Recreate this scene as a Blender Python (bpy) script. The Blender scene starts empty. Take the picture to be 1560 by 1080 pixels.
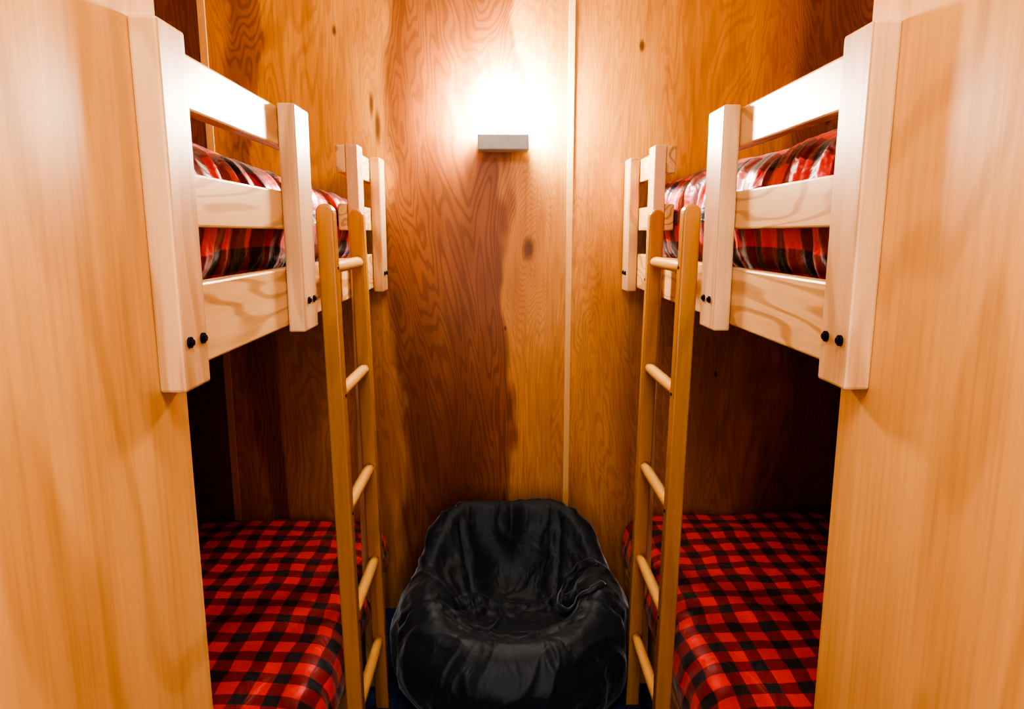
import bpy, bmesh, math, random
from mathutils import Vector, noise
from mathutils.bvhtree import BVHTree
random.seed(3)
S=bpy.context.scene
try:
    S.view_settings.view_transform='AgX'; S.view_settings.look='AgX - Very High Contrast'
    S.view_settings.exposure=0.66; S.view_settings.gamma=1
except Exception as e: print(e)
H=1.48; A=0.43; YB=2.55; CEIL=2.55
def link(o):
    S.collection.objects.link(o); return o
def empty(name,loc=(0,0,0)):
    e=bpy.data.objects.new(name,None); e.location=loc; e.empty_display_size=.1; return link(e)
# ---------- materials ----------
class NB:
    def __init__(s,name):
        s.m=bpy.data.materials.new(name); s.m.use_nodes=True
        s.t=s.m.node_tree; s.n=s.t.nodes; s.l=s.t.links
        s.b=s.n['Principled BSDF']
    def new(s,t,**k):
        x=s.n.new(t)
        for a,v in k.items(): setattr(x,a,v)
        return x
    def inp(s,sock,v):
        if isinstance(v,bpy.types.NodeSocket): s.l.new(v,sock)
        elif v is not None:
            if isinstance(v,(tuple,list)) and len(v)==3 and sock.type=='RGBA': v=(*v,1)
            sock.default_value=v
    def math(s,op,a,b=None,c=None,clamp=False):
        x=s.new('ShaderNodeMath',operation=op); x.use_clamp=clamp
        s.inp(x.inputs[0],a)
        if b is not None: s.inp(x.inputs[1],b)
        if c is not None: s.inp(x.inputs[2],c)
        return x.outputs[0]
    def mix(s,f,a,b,bt='MIX'):
        x=s.new('ShaderNodeMix',data_type='RGBA',blend_type=bt)
        s.inp(x.inputs[0],f); s.inp(x.inputs[6],a); s.inp(x.inputs[7],b)
        return x.outputs[2]
    def sm(s,v,lo,hi,a=0.,b=1.):
        x=s.new('ShaderNodeMapRange',interpolation_type='SMOOTHSTEP')
        s.inp(x.inputs[0],v); s.inp(x.inputs[1],lo); s.inp(x.inputs[2],hi); s.inp(x.inputs[3],a); s.inp(x.inputs[4],b)
        return x.outputs[0]
    def mapping(s,v,scale=(1,1,1),loc=(0,0,0)):
        x=s.new('ShaderNodeMapping'); s.l.new(v,x.inputs[0]); x.inputs[1].default_value=loc; x.inputs[3].default_value=scale
        return x.outputs[0]
    def noise(s,v,scale=1,detail=2,rough=.5,dist=0):
        x=s.new('ShaderNodeTexNoise'); s.l.new(v,x.inputs['Vector'])
        x.inputs['Scale'].default_value=scale; x.inputs['Detail'].default_value=detail
        x.inputs['Roughness'].default_value=rough; x.inputs['Distortion'].default_value=dist
        return x.outputs[0]
    def bump(s,h,strength=.2,dist=.01):
        x=s.new('ShaderNodeBump'); x.inputs['Strength'].default_value=strength; x.inputs['Distance'].default_value=dist
        s.l.new(h,x.inputs['Height']); s.l.new(x.outputs[0],s.b.inputs['Normal'])
def grainscale(axis,across,along):
    r=[across]*3; r['xyz'.index(axis)]=along; return tuple(r)
def wood(name,light,dark,axis='z',rough=.4,seed=0,rings=22,ringamt=.35,big=2.0,streak=.35,coat=0.,asp=.16):
    w=NB(name); co=w.new('ShaderNodeTexCoord').outputs['Object']
    n1=w.noise(w.mapping(co,grainscale(axis,big,big*asp),(seed,seed*.7,seed*.3)),1,2.5,.45,.3)
    ring=w.math('SINE',w.math('MULTIPLY',n1,rings*6.28/2))
    ring=w.sm(ring,.2,1.)
    fine=w.noise(w.mapping(co,grainscale(axis,90,3),(seed,0,0)),1,3,.6)
    mid=w.noise(w.mapping(co,grainscale(axis,7,.8),(0,seed,0)),1,3,.55,.4)
    f=w.math('ADD',w.math('MULTIPLY',ring,ringamt),w.math('MULTIPLY',w.sm(fine,.4,.72),streak*.5))
    f=w.math('ADD',f,w.math('MULTIPLY',w.sm(mid,.35,.7),streak),clamp=True)
    col=w.mix(f,light,dark)
    w.inp(w.b.inputs['Base Color'],col)
    w.b.inputs['Roughness'].default_value=rough
    w.b.inputs['Coat Weight'].default_value=coat; w.b.inputs['Coat Roughness'].default_value=.25
    w.bump(fine,.08,.002)
    return w.m
def backwall_mat():
    w=NB('plywood_back'); co=w.new('ShaderNodeTexCoord').outputs['Object']
    sep=w.new('ShaderNodeSeparateXYZ'); w.l.new(co,sep.inputs[0]); X,Z=sep.outputs[0],sep.outputs[2]
    wig=w.noise(w.mapping(co,(3,1,1.3),(4,0,1)),1,3,.55)
    wig2=w.noise(w.mapping(co,(10,1,3.5),(1,0,7)),1,2,.5)
    xw=w.math('ADD',X,w.math('MULTIPLY',w.math('SUBTRACT',wig,.5),.34))
    xw=w.math('ADD',xw,w.math('MULTIPLY',w.math('SUBTRACT',wig2,.5),.05))
    m=w.math('MULTIPLY',w.sm(xw,-.46,-.40),w.sm(xw,.0,.03,1.,0.))
    m2=w.sm(X,-1.02,-1.05)
    right=w.math('MULTIPLY',w.sm(xw,.95,1.05),.8)
    m3=w.math('MULTIPLY',w.math('MULTIPLY',w.sm(xw,-.98,-.93),w.sm(xw,-.86,-.84,1.,0.)),.7)
    heart=w.math('MAXIMUM',w.math('MAXIMUM',m,m2),w.math('MAXIMUM',right,m3))
    panel=w.math('MULTIPLY',w.sm(X,.232,.236),3.7)
    pv=w.new('ShaderNodeCombineXYZ'); w.l.new(panel,pv.inputs[1])
    va=w.new('ShaderNodeVectorMath',operation='ADD'); w.l.new(w.mapping(co,(2.6,1,.5),(2,0,.4)),va.inputs[0]); w.l.new(pv.outputs[0],va.inputs[1])
    n1=w.noise(va.outputs[0],1,4,.5,.5)
    def dist(x,z,sx,sz):
        a=w.math('DIVIDE',w.math('SUBTRACT',X,x),sx); b=w.math('DIVIDE',w.math('SUBTRACT',Z,z),sz)
        return w.math('SQRT',w.math('ADD',w.math('MULTIPLY',a,a),w.math('MULTIPLY',b,b)))
    kd=dist(.085,H-.06,.10,.22)
    pull=w.math('EXPONENT',w.math('MULTIPLY',w.math('MULTIPLY',kd,kd),-1.2))
    n2=w.math('ADD',n1,w.math('MULTIPLY',pull,.22))
    ring=w.sm(w.math('SINE',w.math('MULTIPLY',n2,350)),-.3,1.)
    fine=w.noise(w.mapping(co,(120,1,6)),1,3,.6)
    blot=w.noise(w.mapping(co,(5,1,1.2)),1,3,.6)
    sap=w.mix(w.sm(blot,.3,.75),(.74,.385,.11),(.54,.235,.055))
    hrt=w.mix(w.sm(blot,.3,.7),(.38,.14,.038),(.24,.076,.018))
    col=w.mix(heart,sap,hrt)
    ringamt=w.math('ADD',w.math('MULTIPLY',heart,.34),.18)
    col=w.mix(w.math('MULTIPLY',ring,ringamt),col,(.15,.047,.011))
    col=w.mix(w.math('MULTIPLY',w.sm(fine,.45,.75),.28),col,(.24,.085,.02))
    for (x,z,sx,sz) in ((.085,H-.055,.024,.045),(-.59,H+.69,.008,.02),(.48,H+.645,.01,.02),(.80,H-.53,.008,.013),(1.155,H+.40,.008,.02),(-.47,H+.45,.009,.05),(-.45,H+.37,.012,.07),(.0,H-.35,.006,.01)):
        k=w.sm(w.math('ADD',dist(x,z,sx,sz),w.math('MULTIPLY',w.math('SUBTRACT',wig2,.5),.9)),.3,1.3,.8,0.)
        col=w.mix(k,col,(.08,.028,.010))
    w.inp(w.b.inputs['Base Color'],col); w.b.inputs['Roughness'].default_value=.36
    w.bump(fine,.06,.002)
    return w.m
def plaid(name='buffalo_plaid_fabric',P=.086,rough=.5,bumpv=.4):
    w=NB(name); uv=w.new('ShaderNodeUVMap').outputs[0]
    nz=w.new('ShaderNodeTexNoise'); w.l.new(uv,nz.inputs['Vector']); nz.inputs['Scale'].default_value=5; nz.inputs['Detail'].default_value=1
    vs=w.new('ShaderNodeVectorMath',operation='SCALE'); w.l.new(nz.outputs['Color'],vs.inputs[0]); vs.inputs['Scale'].default_value=.045
    va=w.new('ShaderNodeVectorMath',operation='ADD'); w.l.new(uv,va.inputs[0]); w.l.new(vs.outputs[0],va.inputs[1])
    sep=w.new('ShaderNodeSeparateXYZ'); w.l.new(va.outputs[0],sep.inputs[0])
    def band(c):
        f=w.math('FRACT',w.math('DIVIDE',c,P))
        return w.math('MULTIPLY',w.sm(f,.0,.03),w.sm(f,.47,.50,1.,0.))
    a,b=band(sep.outputs[0]),band(sep.outputs[1])
    s=w.math('ADD',a,b)
    r=w.new('ShaderNodeValToRGB'); w.l.new(w.math('MULTIPLY',s,.5),r.inputs[0])
    r.color_ramp.elements[0].color=(.86,.05,.04,1); r.color_ramp.elements[1].color=(.016,.016,.024,1)
    e=r.color_ramp.elements.new(.5); e.color=(.28,.022,.026,1)
    w.l.new(r.outputs[0],w.b.inputs['Base Color']); w.b.inputs['Roughness'].default_value=rough
    w.b.inputs['Sheen Weight'].default_value=.25
    wr=w.noise(w.mapping(uv,(14,9,1)),1,3,.55,.8)
    w.bump(wr,bumpv,.02)
    return w.m
def simple(name,col,rough=.5,metal=0,emit=None,es=0):
    w=NB(name); co=w.new('ShaderNodeTexCoord').outputs['Object']
    n=w.noise(co,40,3)
    c2=tuple(c*.8 for c in col)
    w.inp(w.b.inputs['Base Color'],w.mix(n,col,c2)); w.b.inputs['Roughness'].default_value=rough; w.b.inputs['Metallic'].default_value=metal
    if emit: w.b.inputs['Emission Color'].default_value=(*emit,1); w.b.inputs['Emission Strength'].default_value=es
    return w.m
M_back=backwall_mat()
M_ply=wood('plywood_corridor',(.82,.51,.215),(.56,.30,.10),'z',.36,1.3,26,.32,2.2,.55,0,.3)
M_ply2=wood('plywood_side',(.65,.34,.11),(.45,.20,.05),'z',.45,5.3,9,.3,1.6,.4)
M_pz=wood('pine_vertical',(.78,.54,.32),(.50,.28,.12),'z',.36,.2,16,.42,6,.4)
M_py=wood('pine_lengthwise',(.81,.57,.30),(.48,.24,.08),'y',.36,2.2,26,.6,6,.25)
M_lad=wood('varnished_ladder_wood',(.56,.28,.065),(.36,.155,.03),'z',.28,3,8,.25,9,.4,.3)
M_rung=wood('ladder_rung_wood',(.74,.45,.16),(.56,.30,.08),'y',.3,3,8,.2,9,.3,.3)
M_trim=wood('pale_trim',(.84,.58,.28),(.70,.43,.16),'z',.4,3,6,.2,5,.2)
M_bolt=simple('black_bolt',(.01,.01,.012),.35,.6)
M_metal=simple('brushed_nickel',(.46,.52,.58),.45,.1)
M_shade=simple('lit_opal_glass',(.9,.9,.85),.3,0,(1,.94,.84),145)
M_plaid=plaid(); M_plaid2=plaid('buffalo_plaid_comforter',.10,.40,.55)
M_ceil=simple('ceiling_paint',(.75,.62,.45),.8)
def carpet():
    w=NB('navy_carpet'); co=w.new('ShaderNodeTexCoord').outputs['Object']
    n=w.noise(co,160,3,.7); m=w.noise(w.mapping(co,(60,8,1)),1,2)
    c=w.mix(w.sm(n,.35,.7),(.015,.025,.08),(.09,.13,.34)); c=w.mix(w.math('MULTIPLY',w.sm(m,.5,.7),.5),c,(.03,.03,.05))
    w.inp(w.b.inputs['Base Color'],c); w.b.inputs['Roughness'].default_value=.95; w.bump(n,.8,.006); return w.m
M_carpet=carpet()
def nylon(name='black_nylon',c=(.017,.026,.042,1)):
    w=NB(name); co=w.new('ShaderNodeTexCoord').outputs['Object']
    n=w.noise(w.mapping(co,(9,9,5)),1.6,2,.5,1.0); f=w.noise(co,700,1)
    w.b.inputs['Base Color'].default_value=c
    w.b.inputs['Roughness'].default_value=.47; w.b.inputs['Specular IOR Level'].default_value=.5
    w.b.inputs['Specular Tint'].default_value=(.8,.92,1,1)
    w.b.inputs['Sheen Weight'].default_value=.5; w.b.inputs['Sheen Roughness'].default_value=.4; w.b.inputs['Sheen Tint'].default_value=(.7,.85,1,1)
    h=w.math('ADD',n,w.math('MULTIPLY',f,.03)); w.bump(h,.25,.03); return w.m
M_nylon=nylon()
# ---------- mesh helpers ----------
def box(name,x0,x1,y0,y1,z0,z1,mat,parent=None,bev=0.0,seg=2):
    me=bpy.data.meshes.new(name); bm=bmesh.new(); bmesh.ops.create_cube(bm,size=1)
    for v in bm.verts:
        v.co=Vector((x0+(v.co.x+.5)*(x1-x0),y0+(v.co.y+.5)*(y1-y0),z0+(v.co.z+.5)*(z1-z0)))
    if bev: bmesh.ops.bevel(bm,geom=bm.edges[:],offset=bev,segments=seg,profile=.5,affect='EDGES')
    bmesh.ops.recalc_face_normals(bm,faces=bm.faces)
    bm.to_mesh(me); bm.free(); me.materials.append(mat)
    o=link(bpy.data.objects.new(name,me))
    if parent: o.parent=parent
    return o
def sbox(name,s,xa,xb,*r,**k):
    a,b=s*xa,s*xb
    return box(name,min(a,b),max(a,b),*r,**k)
def tube(name,p0,p1,r,mat,parent=None,seg=20,bulge=0):
    p0,p1=Vector(p0),Vector(p1); d=p1-p0; L=d.length; q=d.to_track_quat('Z','Y')
    bm=bmesh.new(); rings=[]; N=8
    for i in range(N+1):
        t=i/N; rr=r*(1+bulge*math.sin(math.pi*t)); 
        rings.append([bm.verts.new(p0+q@Vector((rr*math.cos(2*math.pi*k/seg),rr*math.sin(2*math.pi*k/seg),L*t))) for k in range(seg)])
    for i in range(N):
        for k in range(seg):
            f=bm.faces.new((rings[i][k],rings[i][(k+1)%seg],rings[i+1][(k+1)%seg],rings[i+1][k])); f.smooth=True
    bm.faces.new(rings[0][::-1]); bm.faces.new(rings[-1])
    me=bpy.data.meshes.new(name); bm.to_mesh(me); bm.free(); me.materials.append(mat)
    o=link(bpy.data.objects.new(name,me))
    if parent:o.parent=parent
    return o
# ---------- room ----------
W=1.47; Y0=-1.9
box('floor',-W-.1,W+.1,Y0-.1,YB+.1,-.1,0,M_carpet)
box('ceiling',-W-.1,W+.1,Y0-.1,YB+.1,CEIL,CEIL+.1,M_ceil)
box('wall_back',-W-.1,W+.1,YB,YB+.1,0,CEIL,M_back)
box('wall_left',-W-.1,-W,Y0,YB,0,CEIL,M_ply2)
box('wall_right',W,W+.1,Y0,YB,0,CEIL,M_ply2)
box('wall_front',-W-.1,W+.1,Y0-.1,Y0,0,CEIL,M_ply2)
PW0=A+.035; PW1=PW0+.025
box('wall_corridor_left',-PW1,-PW0,Y0,.955,0,CEIL,M_ply,bev=.001)
box('wall_corridor_right',PW0,PW1,Y0,.955,0,CEIL,M_ply,bev=.001)
box('trim_1',.234-.011,.234+.011,YB-.005,YB,0,CEIL,M_trim,bev=.001)
box('trim_2',-1.04-.013,-1.04+.013,YB-.005,YB,0,CEIL,M_trim,bev=.001)
# ---------- bunk beds ----------
TOP=H+.255; BOT=H-.205
def bolts(s,par,y,n,z=H-.141,x=A):
    for i,dy in enumerate((-.02,.02)):
        tube(f'bolt_{n}_{i+1}',(s*(x+.002),y+dy,z),(s*(x-.003),y+dy,z),.0075,M_bolt,par,16)
        tube(f'bolt_{n}_{i+3}',(s*(x-.003),y+dy,z),(s*(x-.006),y+dy,z),.0045,M_bolt,par,6)
def bunk(s):
    e=empty('bunk_bed',(0,0,0)); b=.004
    sbox('near_post',s,A,PW0,.880,.957,BOT,TOP,M_pz,parent=e,bev=b)
    sbox('middle_post',s,A,PW0,1.44,1.545,BOT,TOP,M_pz,parent=e,bev=b)
    sbox('long_post',s,A,PW0,2.06,2.14,0,TOP-.003,M_pz,parent=e,bev=b)
    sbox('end_post',s,A,PW0,2.44,2.54,BOT,TOP,M_pz,parent=e,bev=b)
    for n,y in enumerate((.918,1.495,2.10,2.49)): bolts(s,e,y,n+1)
    r0,r1=PW0+.0005,PW0+.028
    sbox('side_rail',s,r0,r1,.957,2.545,H-.192,H-.072,M_py,parent=e,bev=b)
    for (ya,yb,k) in ((.957,1.545,1),(2.06,2.545,2)):
        sbox(f'guard_rail_mid_{k}',s,r0,r1,ya,yb,H+.008,H+.085,M_py,parent=e,bev=b)
        sbox(f'guard_rail_top_{k}',s,r0,r1,ya,yb,H+.172,H+.25,M_py,parent=e,bev=b)
    sbox('upper_platform',s,r1,1.43,.62,2.545,H-.13,H-.112,M_py,parent=e)
    sbox('outer_rail_upper',s,1.43,1.46,.58,2.545,H-.192,H-.05,M_py,parent=e,bev=b)
    sbox('lower_rail',s,r0+.01,r1+.01,.99,2.545,.07,.165,M_py,parent=e,bev=b)
    sbox('lower_platform',s,r1+.01,1.43,.62,2.545,.15,.17,M_py,parent=e)
    sbox('outer_rail_lower',s,1.43,1.46,.58,2.545,.1,.3,M_py,parent=e,bev=b)
    for n,y in enumerate((.58,2.46)):
        sbox(f'outer_post_{n+1}',s,1.385,1.429,y,y+.08,0,TOP,M_pz,parent=e,bev=b)
    sbox('inner_foot_post',s,.505,.545,.58,.615,0,TOP,M_pz,parent=e,bev=b)
    for n,z in enumerate((.2,H-.17,H+.1)):
        sbox(f'end_board_{n+1}',s,.5,1.38,.585,.61,z,z+.1,M_pz,parent=e,bev=b)
    return e
def ladder(s):
    e=empty('bunk_bed_ladder'); zt=H+.066
    lean=.024
    def xo(z): return lean*(1-z/zt)
    XI,XE=.400,.441; XC=(XI+XE)/2
    for n,(ya,yb) in enumerate(((1.60,1.637),(1.955,1.99))):
        me=bpy.data.meshes.new('stile'); bm=bmesh.new(); xi,xe=XI,XE
        prof=[(xi,0),(xe,0)]+[( XC+(xe-xi)/2*math.cos(a), zt-.021+.021*math.sin(a)) for a in [math.pi*k/10 for k in range(11)]]
        prof=[(x-xo(z),z) for x,z in prof]
        f0=[bm.verts.new((s*x,ya,z)) for x,z in prof]; f1=[bm.verts.new((s*x,yb,z)) for x,z in prof]
        k=len(prof)
        bm.faces.new(f0); bm.faces.new(f1[::-1])
        for i in range(k): bm.faces.new((f0[i],f1[i],f1[(i+1)%k],f0[(i+1)%k]))
        bmesh.ops.recalc_face_normals(bm,faces=bm.faces)
        bmesh.ops.bevel(bm,geom=[ed for ed in bm.edges if abs(ed.verts[0].co.y-ed.verts[1].co.y)<1e-5],offset=.005,segments=3,affect='EDGES',profile=.5)
        bm.to_mesh(me); bm.free(); me.materials.append(M_lad)
        o=link(bpy.data.objects.new(f'stile_{n+1}',me)); o.parent=e
    for n,z in enumerate((-.080,-.385,-.684,-.975,-1.24)):
        x=s*(XC-xo(H+z))
        tube(f'rung_{n+1}',(x,1.63,H+z),(x,1.962,H+z),.0145,M_rung,e,20,.08)
        tube(f'rung_screw_{n+1}',(s*(XI-xo(H+z)-.0015),1.62,H+z),(s*(XI-xo(H+z)+.002),1.62,H+z),.004,M_bolt,e,10)
    return e
def ss(a,b,x):
    t=max(0,min(1,(x-a)/(b-a))); return t*t*(3-2*t)
def mattress(name,s,z0,z1,xin,xout,y0,y1,amp,seed,crown=.0,slope=0.,mat=None,pleat=0.):
    R=min(.085,(z1-z0)*.45); NY=240
    def profile(xi):
        pts=[]; 
        def arc(cx,cz,a0,a1,n=9):
            for i in range(n+1):
                a=math.radians(a0+(a1-a0)*i/n); pts.append((cx+R*math.cos(a),cz+R*math.sin(a)))
        arc(xout-R,z0+R,-90,0,5); arc(xout-R,z1-R,0,90,6)
        n=46
        for i in range(1,n): 
            t=i/n; x=(xout-R)+(xi+R-(xout-R))*t; pts.append((x,z1+crown*math.sin(math.pi*t)**.6))
        arc(xi+R,z1-R,90,180,9)
        for i in range(1,8):
            t=i/8; pts.append((xi-.008*math.sin(math.pi*t),(z1-R)+(z0+R-(z1-R))*t))
        arc(xi+R,z0+R,180,270,7)
        return pts
    bm=bmesh.new(); uvl=bm.loops.layers.uv.new('UVMap'); rings=[]
    for j in range(NY+1):
        y=y0+(y1-y0)*j/NY
        p=profile(xin(y)); 
        u=[0]
        for a,b in zip(p,p[1:]): u.append(u[-1]+math.hypot(a[0]-b[0],a[1]-b[1]))
        tot=u[-1]; us=[tot-q for q in u]
        ed=min(y-y0,y1-y); k=1.
        if ed<.06: k=math.sqrt(max(0,1-((.06-ed)/.06)**2))
        inset=.05*(1-k)
        cz=(z0+z1)/2; row=[]
        for i,(x,z) in enumerate(p):
            x2=x+(inset if x<(xin(y)+xout)/2 else -inset)*min(1,abs(x-(xin(y)+xout)/2)/.3)
            z2=z-(z-cz)/((z1-z0)/2)*inset*.9
            if z>cz: z2+=slope*(1.5-y)*(z-cz)/(z1-cz)
            n1=noise.noise(Vector((x*5,y*5,z*5+seed))); n2=noise.noise(Vector((x*9,y*26,z*6+seed*3)))
            n3=noise.noise(Vector((x*14+y*6,y*11-x*5,z*9+seed)))
            n4=noise.noise(Vector((x*5,y*55+n1*2,z*5+seed)))
            side=ss(xin(y)+.10,xin(y)+.03,x)
            d=amp*(n1*.8+n2*.9*side+n3*.5)+pleat*n4*side
            if z>cz: z2+=d*(1-side*.5)
            x2-=max(-.03,min(.004,d*.7-.004))*side
            row.append(bm.verts.new((s*x2,y,z2)))
        rings.append((row,us,y))
    for j in range(NY):
        a,ua,ya=rings[j]; b,ub,yb=rings[j+1]; n=len(a)
        for i in range(n):
            i2=(i+1)%n
            f=bm.faces.new((a[i],a[i2],b[i2],b[i])); f.smooth=True
            U=[(ua[i],ya),(ua[i2] if i2 else 0,ya),(ub[i2] if i2 else 0,yb),(ub[i],yb)]
            for lp,uvv in zip(f.loops,U): lp[uvl].uv=(uvv[0],uvv[1])
    for row in (rings[0][0],rings[-1][0]):
        f=bm.faces.new(row)
        for lp in f.loops: lp[uvl].uv=(lp.vert.co.x,lp.vert.co.z)
    bmesh.ops.recalc_face_normals(bm,faces=bm.faces)
    me=bpy.data.meshes.new(name); bm.to_mesh(me); bm.free(); me.materials.append(mat)
    return link(bpy.data.objects.new(name,me))
def lin(a,b,y0,y1):
    return lambda y: a+(b-a)*ss(y0,y1,y)
for s in (-1,1):
    bunk(s); ladder(s)
    up=.148 if s<0 else .17
    mattress('plaid_upper_mattress',s,H-.106,H+up,lambda y:.503,1.37,.64,2.53,.018,s*3+7,.05,.03 if s<0 else 0,M_plaid2,.014)
    mattress('plaid_lower_mattress',s,.172,H-1.085+(.015 if s>0 else 0),lin(.52,.448,.96,1.2),1.37,.64,2.53,.009,s*5+11,.012,0,M_plaid,.0)
# ---------- sconce ----------
e=empty('wall_sconce')
sx=-.007
box('back_plate',sx-.07,sx+.07,YB-.012,YB,H+.285,H+.46,M_metal,e,bev=.002)
box('metal_base',sx-.0875,sx+.0875,YB-.105,YB-.012,H+.282,H+.335,M_metal,e,bev=.004)
box('glass_shade',sx-.085,sx+.085,YB-.103,YB-.014,H+.336,H+.487,M_shade,e,bev=.006)
# ---------- bean bag ----------
def cat(P,n):
    out=[]
    P=[P[0]]+P+[P[-1]]
    for i in range(1,len(P)-2):
        for k in range(n):
            t=k/n; a,b,c,d=P[i-1],P[i],P[i+1],P[i+2]
            out.append(tuple(.5*((2*b[j])+(-a[j]+c[j])*t+(2*a[j]-5*b[j]+4*c[j]-d[j])*t*t+(-a[j]+3*b[j]-3*c[j]+d[j])*t**3) for j in range(2)))
    out.append(P[-2]); return out
def segd(px,py,ax,ay,bx,by):
    dx,dy=bx-ax,by-ay; t=max(0,min(1,((px-ax)*dx+(py-ay)*dy)/(dx*dx+dy*dy)))
    return math.hypot(px-ax-t*dx,py-ay-t*dy)
def beanbag():
    par=empty('bean_bag_chair')
    N=420; cx,cy=.018,2.13; bm=bmesh.new(); rings=[]
    seams=[math.radians(a) for a in (52,128,-158,-22)]
    ins=[(-.19,.21,-.12,.03),(.18,.21,.14,.03),(-.12,.03,.14,.03),(-.12,.03,-.27,-.12),(.14,.03,.29,-.10),(-.27,-.12,-.05,-.19),(.29,-.10,.08,-.19)]
    for i in range(N):
        ph=2*math.pi*i/N; b=math.sin(ph); c=math.cos(ph)
        bb=max(0,b); ff=max(0,-b)
        rim=.365+.16*ss(.25,.88,b)-.07*ss(0,1,ff)
        rr=.70+.10*max(0,2*b*abs(c))-.04*bb**3
        sh=.22
        P=[(0,0.0),(.45,0.0),(.80,.003),(.95,.055),(1.0,.14),(.985,.14+.36*(rim-.14)),(max(.88,rr+.13),.14+.74*(rim-.14)),(rr+.06,rim-.014),(rr-.05,rim-.014),
           (rr-.14,sh+.70*(rim-sh)),(.44,sh+.26*(rim-sh)),(.29,sh+.04*(rim-sh)),(.14,sh),(0,sh)]
        pts=cat(P,9); row=[]
        for k,(r,h) in enumerate(pts):
            x=.400*r*c*(1+.08*(abs(c*b))); y=.375*r*b*(1+.06*(abs(c*b)))
            t=k/len(pts)
            w=min(1,h/.1)
            n1=noise.noise(Vector((x*4+3,y*4+1,h*4+2)))
            n2=noise.noise(Vector((x*7+9+n1,y*7+2,h*7+4+n1)))
            n3=max(0,1-abs(noise.noise(Vector((x*9+n2,y*7,h*3+n1*2))))*2.4)**2
            n6=max(0,1-abs(noise.noise(Vector((x*13+n2*2+5,y*10+n1,h*7))))*5)**2
            d=.018*n1+.011*n2+.009*n3+.003*n6-.006
            if t<.62:
                for sa in seams:
                    da=abs((ph-sa+math.pi)%(2*math.pi)-math.pi)*max(r,.05)*.4
                    d-=.007*math.exp(-(da/.005)**2); d+=.005*math.exp(-((da-.022)/.016)**2)
                    d+=.0035*math.exp(-(da/.06)**2)*noise.noise(Vector((da*20,h*45,sa*3)))*2
            else:
                for sg in ins:
                    da=segd(x,y,*sg)+.008*n2
                    d-=.010*math.exp(-(da/.006)**2); d+=.006*math.exp(-((da-.026)/.018)**2)
                    d+=.003*math.exp(-(da/.05)**2)*noise.noise(Vector((x*38,y*38,sg[0]*9)))*2
            v=Vector((x,y,0)); nr=v.normalized() if v.length>1e-4 else Vector((0,0,0))
            inner=ss(.52,.72,t)
            p=Vector((x,y,h))+(nr*d*(1-inner*1.35*min(1,r*2.5))+Vector((0,0,d*(.3+.6*inner))))*w
            p.z=max(p.z,0.002)
            lim=.405-.045*ss(-.05,-.14,p.y)
            p.x=max(-lim,min(lim-.01,p.x)) if abs(p.x)>lim-.03 else p.x
            row.append(p)
        rings.append(row)
    K=len(rings[0]); vb=bm.verts.new((cx,cy,.002)); 
    top=sum((r[-1] for r in rings),Vector())/N; vt=bm.verts.new((cx+top.x,cy+top.y,top.z))
    V=[[bm.verts.new((cx+p.x,cy+p.y,p.z)) for p in r[1:-1]] for r in rings]
    for i in range(N):
        a,b2=V[i],V[(i+1)%N]
        bm.faces.new((vb,b2[0],a[0])); bm.faces.new((vt,a[-1],b2[-1]))
        for k in range(K-3): bm.faces.new((a[k],b2[k],b2[k+1],a[k+1]))
    for f in bm.faces: f.smooth=True
    bmesh.ops.recalc_face_normals(bm,faces=bm.faces)
    bvh=BVHTree.FromBMesh(bm)
    me=bpy.data.meshes.new('bag_body'); bm.to_mesh(me); bm.free(); me.materials.append(M_nylon)
    o=link(bpy.data.objects.new('bag_body',me)); o.parent=par
    bm=bmesh.new(); L=[]; n=48
    for i in range(n+1):
        a=math.radians(35+290*i/n); px=cx+.235+.075*math.cos(a); py=cy+.01+.085*math.sin(a)
        qs=[]
        for off in (-.011,0,.011):
            x=px+off*math.cos(a); y=py+off*math.sin(a)
            h=bvh.ray_cast(Vector((x,y,1)),Vector((0,0,-1)))
            qs.append(Vector((x,y,(h[0].z if h[0] else .3)+.004+(.002 if off==0 else 0))))
        L.append(qs)
    vs=[[bm.verts.new(q) for q in r] for r in L]
    for i in range(n):
        for k in range(2):
            f=bm.faces.new((vs[i][k],vs[i][k+1],vs[i+1][k+1],vs[i+1][k])); f.smooth=True
    bmesh.ops.recalc_face_normals(bm,faces=bm.faces)
    bmesh.ops.solidify(bm,geom=bm.faces[:],thickness=.003)
    me=bpy.data.meshes.new('carry_strap'); bm.to_mesh(me); bm.free(); me.materials.append(M_nylon)
    o=link(bpy.data.objects.new('carry_strap',me)); o.parent=par
beanbag()
# ---------- lights ----------
def area(name,loc,rot,size,sy,power,col):
    l=bpy.data.lights.new(name,'AREA'); l.shape='RECTANGLE'; l.size=size; l.size_y=sy; l.energy=power; l.color=col
    o=link(bpy.data.objects.new(name,l)); o.location=loc; o.rotation_euler=rot; return o
area('corridor_ceiling_light',(0,.3,CEIL-.03),(math.radians(16),0,0),.5,.8,15,(1,.96,.89))
area('added_fill_light',(0,-1.7,1.3),(math.radians(80),0,0),.8,1.8,13,(1,.96,.90))  # unseen fill behind the camera, added to brighten the lower bunks and bean bag
w=bpy.data.worlds.new('World'); S.world=w; w.use_nodes=True
w.node_tree.nodes['Background'].inputs[0].default_value=(1,.8,.6,1); w.node_tree.nodes['Background'].inputs[1].default_value=.05
# ---------- camera ----------
c=bpy.data.cameras.new('camera'); c.lens=1049/1560*36; c.sensor_width=36; c.clip_start=.02
co=link(bpy.data.objects.new('camera',c)); co.location=(-.026,0,H); co.rotation_euler=(math.radians(80),0,math.radians(-1.15))
S.camera=co
